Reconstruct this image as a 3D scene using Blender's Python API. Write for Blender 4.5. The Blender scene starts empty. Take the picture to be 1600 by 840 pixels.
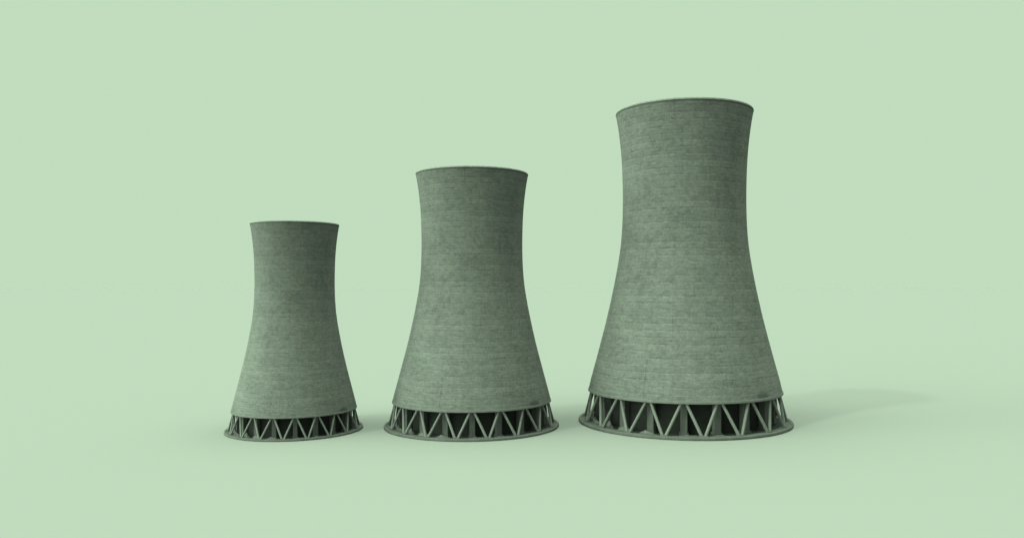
import bpy, bmesh, math, random
from mathutils import Vector

scene = bpy.context.scene
COL = scene.collection
PI = math.pi
rad = math.radians

# ------------------------------------------------------------------ light constants
SKY = (0.533, 0.716, 0.513)                 # pale green of the plain backdrop (linear)
TINT = tuple(c / SKY[1] for c in SKY)
SUN_EL, SUN_AZ = 43.0, 55.0                 # elevation; degrees left of the camera side
SUN_E = 1.25
GLOW_EL, GLOW_AZ, GLOW_A, GLOW_C, GLOW_N = -4.0, 73.0, 20.0, 0.54, 1.5  # added lobe low on the left, out of view, lights the walls
TOP_A, TOP_C, TOP_N = 13.0, 0.75, 1.0      # added overhead lobe, lightens the floor round the bases


def direction(el, az):
    e, a = rad(el), rad(az)
    return Vector((-math.sin(a) * math.cos(e), -math.cos(a) * math.cos(e), math.sin(e)))


SUN_DIR, GLOW_DIR = direction(SUN_EL, SUN_AZ), direction(GLOW_EL, GLOW_AZ)


def sky_level(d):
    t = (d.dot(GLOW_DIR) - GLOW_C) / (1 - GLOW_C)
    u = (d.z - TOP_C) / (1 - TOP_C)
    return 1.0 + (GLOW_A * t ** GLOW_N if t > 0 else 0.0) + (TOP_A * u ** TOP_N if u > 0 else 0.0)


def floor_level():
    """light reaching open ground, in units of the plain sky's own level"""
    n, tot = 60, 0.0
    for i in range(n):                      # cosine weighted
        r2 = (i + 0.5) / n
        r, z = math.sqrt(r2), math.sqrt(1 - r2)
        for j in range(4 * n):
            p = 2 * PI * (j + 0.5) / (4 * n)
            tot += sky_level(Vector((r * math.cos(p), r * math.sin(p), z)))
    tot /= 4 * n * n
    return tot + SUN_E * math.sin(rad(SUN_EL)) / (PI * SKY[1])


FLOOR_LEVEL = floor_level()
FLOOR_ALBEDO = 1.0 / FLOOR_LEVEL
print('floor level', FLOOR_LEVEL, 'albedo', FLOOR_ALBEDO)

# ------------------------------------------------------------------ node helper


class Net:
    def __init__(self, tree):
        self.t = tree

    def node(self, kind, **kw):
        n = self.t.nodes.new(kind)
        for k, v in kw.items():
            setattr(n, k, v)
        return n

    def put(self, sock, v):
        if isinstance(v, bpy.types.NodeSocket):
            self.t.links.new(v, sock)
        else:
            sock.default_value = v

    def m(self, op, a, b=0.0, c=0.0, clamp=False):
        n = self.node('ShaderNodeMath', operation=op, use_clamp=clamp)
        self.put(n.inputs[0], a)
        self.put(n.inputs[1], b)
        self.put(n.inputs[2], c)
        return n.outputs[0]

    def xyz(self, x, y, z):
        n = self.node('ShaderNodeCombineXYZ')
        for s, v in zip(n.inputs, (x, y, z)):
            self.put(s, v)
        return n.outputs[0]

    def noise(self, vec, scale, detail=3.0, rough=0.55, dim='3D'):
        n = self.node('ShaderNodeTexNoise', noise_dimensions=dim)
        self.put(n.inputs['Vector'], vec)
        n.inputs['Scale'].default_value = scale
        n.inputs['Detail'].default_value = detail
        n.inputs['Roughness'].default_value = rough
        return n.outputs['Fac']

    def white(self, vec):
        n = self.node('ShaderNodeTexWhiteNoise', noise_dimensions='3D')
        self.put(n.inputs['Vector'], vec)
        return n.outputs['Value']

    def rng(self, v, a, b, c, d, smooth=False):
        n = self.node('ShaderNodeMapRange', interpolation_type='SMOOTHSTEP' if smooth else 'LINEAR')
        self.put(n.inputs[0], v)
        for i, q in enumerate((a, b, c, d)):
            n.inputs[i + 1].default_value = q
        return n.outputs[0]


def new_mat(name, rough=0.9):
    m = bpy.data.materials.new(name)
    m.use_nodes = True
    b = m.node_tree.nodes['Principled BSDF']
    b.inputs['Roughness'].default_value = rough
    b.inputs['Specular IOR Level'].default_value = 0.2
    return m, Net(m.node_tree), b


def grey(net, v):
    n = net.node('ShaderNodeCombineColor')
    net.put(n.inputs[0], net.m('MULTIPLY', v, 0.99))       # faintly green-grey cement
    net.put(n.inputs[1], v)
    net.put(n.inputs[2], net.m('MULTIPLY', v, 0.99))
    return n.outputs[0]


def plain_concrete(name, base, amount=0.25, scale=1.2, bump=0.15, stretch=1.0):
    m, N, b = new_mat(name)
    tc = N.node('ShaderNodeTexCoord').outputs['Object']
    if stretch != 1.0:
        s = N.node('ShaderNodeVectorMath', operation='MULTIPLY')
        N.put(s.inputs[0], tc)
        s.inputs[1].default_value = (1, 1, stretch)
        tc = s.outputs[0]
    n1 = N.noise(tc, scale, 5.0, 0.65)
    n2 = N.noise(tc, scale * 6, 3.0, 0.6)
    v = N.m('ADD', N.m('MULTIPLY', n1, 0.65), N.m('MULTIPLY', n2, 0.35))
    v = N.rng(v, 0.3, 0.7, base * (1 - amount), base * (1 + amount))
    N.put(b.inputs['Base Color'], grey(N, v))
    bp = N.node('ShaderNodeBump')
    bp.inputs['Strength'].default_value = bump
    bp.inputs['Distance'].default_value = 0.1
    N.put(bp.inputs['Height'], n2)
    N.put(b.inputs['Normal'], bp.outputs[0])
    return m


# ------------------------------------------------------------------ tower sizes (metres, largest tower)
Z_BOT, Z_TOP = 5.48, 55.80
PROFILE = [(5.48, 17.26), (7.548, 16.80), (12.105, 15.56), (18.633, 13.872), (22.887, 12.924), (25.997, 12.291), (28.188, 11.895),
           (30.381, 11.521), (32.575, 11.25), (35.576, 11.08), (38.462, 10.99), (41.346, 11.001), (45.959, 11.114),
           (49.414, 11.352), (52.861, 11.782), (55.80, 12.32)]
LIFT = 1.137
PANELS = 24


def prof(z):
    """smooth radius of the shell at height z (Catmull-Rom)"""
    P = PROFILE
    if z <= P[0][0]:
        return P[0][1]
    if z >= P[-1][0]:
        return P[-1][1]
    for i in range(len(P) - 1):
        if P[i][0] <= z <= P[i + 1][0]:
            z0, r0 = P[max(i - 1, 0)]
            z1, r1 = P[i]
            z2, r2 = P[i + 1]
            z3, r3 = P[min(i + 2, len(P) - 1)]
            h = z2 - z1
            t = (z - z1) / h
            m1 = (r2 - r0) / (z2 - z0) * h
            m2 = (r3 - r1) / (z3 - z1) * h
            return ((2 * t**3 - 3 * t**2 + 1) * r1 + (t**3 - 2 * t**2 + t) * m1
                    + (-2 * t**3 + 3 * t**2) * r2 + (t**3 - t**2) * m2)


# smooth the measured radii a little so the curve stays fair
RS = {}


def fair(z):
    k = round(z, 3)
    if k not in RS:
        s = w = 0.0
        for d in range(-10, 11):
            q = math.exp(-(d / 4.6) ** 2)
            zz = z + d * 0.7
            if Z_BOT <= zz <= Z_TOP:
                zm = 2 * z - zz
                if Z_BOT <= zm <= Z_TOP:
                    s += q * prof(zz)
                    w += q
        RS[k] = s / w
    return RS[k]


# ------------------------------------------------------------------ materials
def shell_material():
    m, N, b = new_mat('board_marked_concrete', 0.92)
    tc = N.node('ShaderNodeTexCoord').outputs['Object']
    sp = N.node('ShaderNodeSeparateXYZ')
    N.put(sp.inputs[0], tc)
    x, y, z = sp.outputs
    th = N.m('ARCTAN2', x, N.m('MULTIPLY', y, -1.0))           # 0 faces the front
    arc = N.m('MULTIPLY', th, 12.5)
    flat = N.xyz(arc, z, 0.0)                                   # unrolled wall
    # slight waviness so pour lines are not ruler straight
    wob = N.m('MULTIPLY', N.m('SUBTRACT', N.noise(N.xyz(N.m('MULTIPLY', arc, 0.8), N.m('MULTIPLY', z, 0.6), 3.0), 1.0, 3.0), 0.5), 0.30)
    lz = N.m('DIVIDE', N.m('ADD', z, wob), LIFT)
    lift_i = N.m('FLOOR', lz)
    lift_f = N.m('SUBTRACT', lz, lift_i)
    tone_l = N.white(N.xyz(lift_i, 7.0, 0.0))
    shift = N.m('MULTIPLY', N.m('FLOOR', N.m('MULTIPLY', tone_l, 2.0)), 0.5)
    pa = N.m('ADD', N.m('MULTIPLY', th, PANELS / (2 * PI)), 0.5)
    pa_i = N.m('FLOOR', pa)
    pa_f = N.m('SUBTRACT', pa, pa_i)
    tone_p = N.white(N.xyz(lift_i, N.m('FLOOR', N.m('ADD', N.m('MULTIPLY', pa, 1.0), shift)), 2.0))
    tone_col = N.white(N.xyz(3.0, N.m('FLOOR', N.m('MULTIPLY', pa, 1.0)), 5.0))

    # where a joint shows at all
    gate = N.rng(N.noise(N.xyz(N.m('MULTIPLY', arc, 0.55), N.m('MULTIPLY', z, 0.9), 11.0), 1.0, 3.0, 0.7), 0.38, 0.56, 0.0, 1.0)
    gate2 = N.rng(N.noise(N.xyz(N.m('MULTIPLY', arc, 0.75), N.m('MULTIPLY', z, 0.9), 31.0), 1.0, 3.0, 0.7), 0.42, 0.60, 0.0, 1.0)
    strong = N.rng(tone_l, 0.55, 1.0, 0.5, 1.0)
    d_line = N.m('MULTIPLY', N.m('MULTIPLY', N.rng(lift_f, 0.0, 0.18, 1.0, 0.0), gate), strong)
    l_line = N.m('MULTIPLY', N.rng(N.m('ABSOLUTE', N.m('SUBTRACT', lift_f, 0.88)), 0.0, 0.12, 1.0, 0.0), gate2)
    edge = N.m('MINIMUM', pa_f, N.m('SUBTRACT', 1.0, pa_f))
    seam = N.m('MULTIPLY', N.rng(edge, 0.0, 0.03, 1.0, 0.0),
               N.rng(N.noise(N.xyz(N.m('MULTIPLY', arc, 0.35), N.m('MULTIPLY', z, 0.3), 50.0), 1.0, 2.0), 0.50, 0.68, 0.0, 1.0))

    big = N.noise(flat, 0.16, 4.0, 0.6)
    mid = N.noise(N.xyz(N.m('MULTIPLY', arc, 0.85), N.m('MULTIPLY', z, 1.5), 0.0), 0.9, 5.0, 0.7)
    board = N.noise(N.xyz(N.m('MULTIPLY', arc, 0.8), N.m('MULTIPLY', z, 3.0), 8.0), 0.9, 4.0, 0.7)
    fine = N.noise(tc, 2.6, 4.0, 0.8)
    pock = N.noise(N.xyz(N.m('MULTIPLY', arc, 0.55), N.m('MULTIPLY', z, 0.75), 77.0), 1.6, 2.0, 0.6)
    streak = N.noise(N.xyz(N.m('MULTIPLY', arc, 1.0), N.m('MULTIPLY', z, 0.07), 20.0), 0.9, 4.0, 0.6)

    def cen(v, k):
        return N.m('MULTIPLY', N.m('SUBTRACT', v, 0.5), k)

    f = N.m('ADD', 1.0, cen(tone_l, 0.10))
    f = N.m('ADD', f, cen(tone_p, 0.13))
    f = N.m('ADD', f, cen(tone_col, 0.05))
    f = N.m('ADD', f, cen(big, 0.4))
    f = N.m('ADD', f, cen(mid, 0.72))
    f = N.m('ADD', f, cen(board, 0.80))
    f = N.m('ADD', f, cen(fine, 1.2))
    f = N.m('ADD', f, cen(streak, 0.30))
    f = N.m('SUBTRACT', f, N.m('MULTIPLY', N.rng(pock, 0.60, 0.74, 0.0, 1.0), 0.10))
    f = N.m('SUBTRACT', f, N.m('MULTIPLY', d_line, 0.48))
    f = N.m('ADD', f, N.m('MULTIPLY', l_line, 0.30))
    f = N.m('SUBTRACT', f, N.m('MULTIPLY', seam, 0.36))
    # darker towards the mouth, in uneven runs
    mouth_dark_edge = N.m('ADD', z, N.m('MULTIPLY', N.m('SUBTRACT', streak, 0.5), 22.0))
    mouth_dark = N.rng(mouth_dark_edge, 16.0, 56.0, 0.0, 1.0, True)
    f = N.m('MULTIPLY', f, N.m('SUBTRACT', 1.0, N.m('MULTIPLY', mouth_dark, 0.18)))
    # one dark smudge low on the wall
    dx = N.m('DIVIDE', N.m('SUBTRACT', th, 0.86), 0.10)
    dz = N.m('DIVIDE', N.m('SUBTRACT', z, 6.3), 0.75)
    dd = N.m('ADD', N.m('MULTIPLY', dx, dx), N.m('MULTIPLY', dz, dz))
    dd = N.m('ADD', dd, cen(mid, 1.2))
    spot = N.rng(dd, 0.0, 1.6, 0.45, 0.0, True)
    f = N.m('MULTIPLY', f, N.m('SUBTRACT', 1.0, spot))
    # dark band just under the mouth
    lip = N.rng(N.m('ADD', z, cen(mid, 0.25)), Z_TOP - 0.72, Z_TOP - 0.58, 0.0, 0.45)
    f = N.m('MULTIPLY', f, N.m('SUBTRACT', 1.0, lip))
    v = N.m('MULTIPLY', f, SHELL_ALBEDO)
    v = N.m('MAXIMUM', v, 0.02)
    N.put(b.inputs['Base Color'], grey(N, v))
    h = N.m('ADD', N.m('MULTIPLY', fine, 0.5), N.m('MULTIPLY', board, 0.5))
    h = N.m('SUBTRACT', h, N.m('MULTIPLY', d_line, 0.4))
    h = N.m('ADD', h, N.m('MULTIPLY', l_line, 0.25))
    bp = N.node('ShaderNodeBump')
    bp.inputs['Strength'].default_value = 0.35
    bp.inputs['Distance'].default_value = 0.12
    N.put(bp.inputs['Height'], h)
    N.put(b.inputs['Normal'], bp.outputs[0])
    return m


SHELL_ALBEDO = 0.103
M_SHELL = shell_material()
M_BEAM = plain_concrete('ring_beam_concrete', 0.098, 0.2, 1.0)
M_RIM = plain_concrete('rim_concrete', 0.15, 0.3, 1.2)
M_STRUT = plain_concrete('pale_strut_concrete', 0.125, 0.2, 1.5)
M_PLINTH = plain_concrete('plinth_concrete', 0.07, 0.3, 0.7)
M_PILLAR = plain_concrete('pillar_concrete', 0.07, 0.25, 1.0, stretch=0.4)
M_BASIN = plain_concrete('dark_basin_floor', 0.025, 0.3, 0.8)  # very dark tone for the floor ring inside the columns
M_HEAP = plain_concrete('pale_heap_tone', 0.10, 0.35, 1.6)  # pale tone of the heaps on the basin floor
M_DARK = plain_concrete('dark_lining', 0.014, 0.3, 0.8)  # near-black, for the wall behind the pillars
M_GROUND, GN, gb = new_mat('plain_pale_floor', 1.0)
gb.inputs['Specular IOR Level'].default_value = 0.0
gb.inputs['Base Color'].default_value = (FLOOR_ALBEDO,) * 3 + (1,)


# ------------------------------------------------------------------ mesh helpers
def link(name, bm, mat, parent=None, smooth=True):
    me = bpy.data.meshes.new(name)
    bmesh.ops.recalc_face_normals(bm, faces=bm.faces[:])
    bm.to_mesh(me)
    bm.free()
    me.materials.append(mat)
    if smooth:
        me.polygons.foreach_set('use_smooth', [True] * len(me.polygons))
        me.set_sharp_from_angle(angle=rad(38))
    o = bpy.data.objects.new(name, me)
    COL.objects.link(o)
    o.parent = parent
    return o


def lathe(loop, seg=144, closed=True):
    """spin a closed (r, z) outline round the z axis"""
    bm = bmesh.new()
    rings = []
    for k in range(seg):
        a = 2 * PI * k / seg
        rings.append([bm.verts.new((r * math.sin(a), -r * math.cos(a), z)) for r, z in loop])
    n = len(loop)
    for k in range(seg):
        A, B = rings[k], rings[(k + 1) % seg]
        for i in range(n if closed else n - 1):
            j = (i + 1) % n
            bm.faces.new((A[i], B[i], B[j], A[j]))
    return bm


def polar(r, a, z):
    return Vector((r * math.sin(a), -r * math.cos(a), z))


def rod(p, q, r0, r1, sides=10):
    bm = bmesh.new()
    ax = (q - p).normalized()
    u = ax.cross(Vector((0, 0, 1))).normalized()
    v = ax.cross(u)
    ra = [bm.verts.new(p + (u * math.cos(t) + v * math.sin(t)) * r0) for t in [2 * PI * k / sides for k in range(sides)]]
    rb = [bm.verts.new(q + (u * math.cos(t) + v * math.sin(t)) * r1) for t in [2 * PI * k / sides for k in range(sides)]]
    for k in range(sides):
        bm.faces.new((ra[k], ra[(k + 1) % sides], rb[(k + 1) % sides], rb[k]))
    bm.faces.new(ra)
    bm.faces.new(rb)
    return bm


def pillar_mesh(r, a, z0, z1, w, d):
    """square pillar with a stepped foot"""
    bm = bmesh.new()

    def block(w2, d2, za, zb):
        vs = []
        for z in (za, zb):
            for sx, sy in ((-1, -1), (1, -1), (1, 1), (-1, 1)):
                p = polar(r + sy * d2 / 2, a, z) + Vector((math.cos(a), math.sin(a), 0)) * (sx * w2 / 2)
                vs.append(bm.verts.new(p))
        for q in ((0, 1, 2, 3), (4, 5, 6, 7), (0, 1, 5, 4), (1, 2, 6, 5), (2, 3, 7, 6), (3, 0, 4, 7)):
            bm.faces.new([vs[i] for i in q])
    block(w + 0.36, d + 0.36, z0, z0 + 0.34)
    block(w, d, z0 + 0.34, z1)
    return bm


def heap(rnd, r, a, z0, wd, dp, ht):
    """low jagged heap: uneven rim, a broken ridge along it"""
    bm = bmesh.new()
    n = 11
    rings = []
    for i in range(n):
        t = i / (n - 1)
        u = (t - 0.5) * wd
        fall = math.sin(PI * t) ** 0.7
        h = ht * fall * rnd.uniform(0.45, 1.0)
        da = a + u / r
        row = []
        for k, (o, hh) in enumerate(((-0.5, 0.0), (-0.18, 0.6), (0.05, 1.0), (0.3, 0.5), (0.5, 0.0))):
            o2 = o * dp * (0.35 + 0.65 * fall) * rnd.uniform(0.8, 1.2)
            row.append(bm.verts.new(polar(r + o2, da + rnd.uniform(-0.1, 0.1) * wd / n / r, z0 + hh * h * rnd.uniform(0.8, 1.15))))
        rings.append(row)
    for A, B in zip(rings, rings[1:]):
        for k in range(4):
            bm.faces.new((A[k], A[k + 1], B[k + 1], B[k]))
    return bm


HEAPS = [(-70, 16.3, 4.2, 1.3, 1.1), (-52, 16.2, 3.2, 1.3, 1.2), (-36, 16.4, 3.4, 1.1, 0.75), (-21, 16.45, 3.2, 1.0, 0.6),
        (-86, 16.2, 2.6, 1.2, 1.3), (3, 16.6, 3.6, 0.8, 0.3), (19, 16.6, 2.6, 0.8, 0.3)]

# ------------------------------------------------------------------ the tower (built once)
N_V = 18
R_BASE, H_BASE = 19.06, 0.52


def build_tower():
    root = bpy.data.objects.new('cooling_tower', None)
    COL.objects.link(root)
    # plinth: a shallow dish with a rounded kerb
    H = H_BASE
    loop = [(0.0001, 0.0), (R_BASE - 0.10, 0.0), (R_BASE, 0.10), (R_BASE, H - 0.22), (R_BASE - 0.07, H - 0.07),
            (R_BASE - 0.22, H), (R_BASE - 0.5, H), (R_BASE - 0.58, H - 0.10), (17.2, H - 0.12), (17.1, H - 0.34), (0.0001, H - 0.36)]
    link('plinth', lathe(loop, closed=False), M_PLINTH, root)
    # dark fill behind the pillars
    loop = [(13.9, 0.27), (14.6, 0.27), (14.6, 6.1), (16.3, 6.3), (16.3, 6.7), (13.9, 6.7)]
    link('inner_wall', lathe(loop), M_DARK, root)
    # dark basin floor, with low pale jagged heaps on it
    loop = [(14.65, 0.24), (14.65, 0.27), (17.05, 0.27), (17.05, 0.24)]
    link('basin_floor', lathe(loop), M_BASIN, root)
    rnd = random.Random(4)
    for a_deg, r, wd, dp, ht in HEAPS:
        link('pale_heap', heap(rnd, r, rad(a_deg), 0.262, wd, dp, ht), M_HEAP, root, False)
    for k in range(N_V):
        a = 2 * PI * k / N_V
        link('pillar', pillar_mesh(15.3, a, 0.29, 6.14, 1.12, 1.2), M_PILLAR, root, False)
    # raking columns: pairs meet at the ground, spread at the beam
    for k in range(N_V):
        a0 = 2 * PI * (k + 0.5) / N_V
        for s in (-1, 1):
            a1 = a0 + s * PI / N_V
            p = polar(17.95, a0 + s * 0.25 / 17.95, H - 0.16)
            q = polar(16.65, a1 - s * 0.42 / 16.65, Z_BOT + 0.02)
            link('raking_column', rod(p, q, 0.265, 0.245), M_STRUT, root)
        foot = bmesh.new()
        vs = []
        for z, g in ((H - 0.13, 1.0), (H + 0.10, 0.82)):
            for sx, sy in ((-1, -1), (1, -1), (1, 1), (-1, 1)):
                pt = polar(17.97 + sy * 0.36 * g, a0, z) + Vector((math.cos(a0), math.sin(a0), 0)) * (sx * 0.72 * g)
                vs.append(foot.verts.new(pt))
        for f in ((0, 1, 2, 3), (4, 5, 6, 7), (0, 1, 5, 4), (1, 2, 6, 5), (2, 3, 7, 6), (3, 0, 4, 7)):
            foot.faces.new([vs[i] for i in f])
        link('footing', foot, M_PLINTH, root, False)
    # shell
    zs = []
    z = Z_BOT + 0.42
    while z < Z_TOP - 0.4:
        zs.append(z)
        z += 0.5
    zs.append(Z_TOP - 0.36)
    outer = [(fair(q), q) for q in zs]
    inner = [(fair(q) - 0.30, q) for q in reversed(zs)]
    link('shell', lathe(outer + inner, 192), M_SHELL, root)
    # ring beam, a little proud of the shell
    rb = fair(Z_BOT + 0.42)
    loop = [(rb - 0.5, Z_BOT), (rb + 0.12, Z_BOT), (rb + 0.16, Z_BOT + 0.06), (rb + 0.10, Z_BOT + 0.40), (rb + 0.03, Z_BOT + 0.46),
            (rb - 0.297, Z_BOT + 0.46), (rb - 0.5, Z_BOT + 0.40)]
    link('ring_beam', lathe(loop, 192), M_BEAM, root)
    # rim
    rt = fair(Z_TOP - 0.36)
    loop = [(rt - 0.40, Z_TOP - 0.358), (rt + 0.03, Z_TOP - 0.358), (rt + 0.05, Z_TOP - 0.30), (rt + 0.03, Z_TOP - 0.14), (rt - 0.07, Z_TOP - 0.03),
            (rt - 0.16, Z_TOP), (rt - 0.40, Z_TOP)]
    link('rim', lathe(loop, 192), M_RIM, root)
    return root


def place(root, x, y, s, sz, label):
    root.location = (x, y, 0.004)
    root.scale = (s, s, sz)
    root.rotation_euler = (0, 0, -math.atan2(x, y))
    root['label'] = label
    root['category'] = 'cooling tower'
    root['group'] = 'concrete cooling towers standing in a row of rising size'


def copy_tower(src):
    r = src.copy()
    COL.objects.link(r)
    for ch in list(src.children):
        c = ch.copy()
        COL.objects.link(c)
        c.parent = r
    return r


big = build_tower()
mid = copy_tower(big)
small = copy_tower(big)
place(big, 25.344, 145.045, 1.0, 1.0, 'tallest concrete cooling tower with a flared mouth, on the right end of the row')
place(mid, -12.602, 140.437, 0.7995, 0.7899, 'middle-sized concrete cooling tower standing between the smallest and the tallest tower')
place(small, -42.465, 136.523, 0.5942, 0.6273, 'smallest concrete cooling tower, on the left end of the row')

# ------------------------------------------------------------------ ground
bm = bmesh.new()
S = 90000.0
q = [bm.verts.new(p) for p in ((-S, -S, 0), (S, -S, 0), (S, S, 0), (-S, S, 0))]
bm.faces.new(q)
g = link('ground', bm, M_GROUND, None, False)
g['kind'] = 'structure'
g['label'] = 'plain pale green floor running into the backdrop'

# ------------------------------------------------------------------ sky and sun
w = bpy.data.worlds.new('World')
scene.world = w
w.use_nodes = True
W = Net(w.node_tree)
bg = w.node_tree.nodes['Background']
bg.inputs['Color'].default_value = SKY + (1,)
tc = W.node('ShaderNodeTexCoord').outputs['Generated']
dt = W.node('ShaderNodeVectorMath', operation='DOT_PRODUCT')
W.put(dt.inputs[0], tc)
dt.inputs[1].default_value = GLOW_DIR
t = W.rng(dt.outputs['Value'], GLOW_C, 1.0, 0.0, 1.0)
sep = W.node('ShaderNodeSeparateXYZ')
W.put(sep.inputs[0], tc)
u = W.rng(sep.outputs[2], TOP_C, 1.0, 0.0, 1.0)
glow = W.m('MULTIPLY', W.m('POWER', t, GLOW_N), GLOW_A)
top = W.m('MULTIPLY', W.m('POWER', u, TOP_N), TOP_A)
W.put(bg.inputs['Strength'], W.m('ADD', W.m('ADD', glow, top), 1.0))

sl = bpy.data.lights.new('sun', 'SUN')
sl.energy = SUN_E
sl.angle = rad(3.5)
sl.color = TINT
so = bpy.data.objects.new('sun', sl)
COL.objects.link(so)
so.rotation_euler = SUN_DIR.to_track_quat('Z', 'Y').to_euler()
so.location = SUN_DIR * 150

# ------------------------------------------------------------------ camera
cam = bpy.data.cameras.new('camera')
co = bpy.data.objects.new('camera', cam)
COL.objects.link(co)
cam.sensor_width = 36
cam.lens = 28.125
cam.shift_x = -50 / 1600
cam.shift_y = 30 / 1600
cam.clip_start = 0.5
cam.clip_end = 400000
co.location = (0, 0, 24.038)
co.rotation_euler = (rad(90), 0, 0)
scene.camera = co

scene.view_settings.view_transform = 'Standard'
scene.view_settings.look = 'None'
scene.view_settings.exposure = 0
scene.view_settings.gamma = 1
scene.cycles.max_bounces = 6
scene.cycles.use_denoising = True
scene.cycles.denoising_input_passes = 'RGB_ALBEDO_NORMAL'
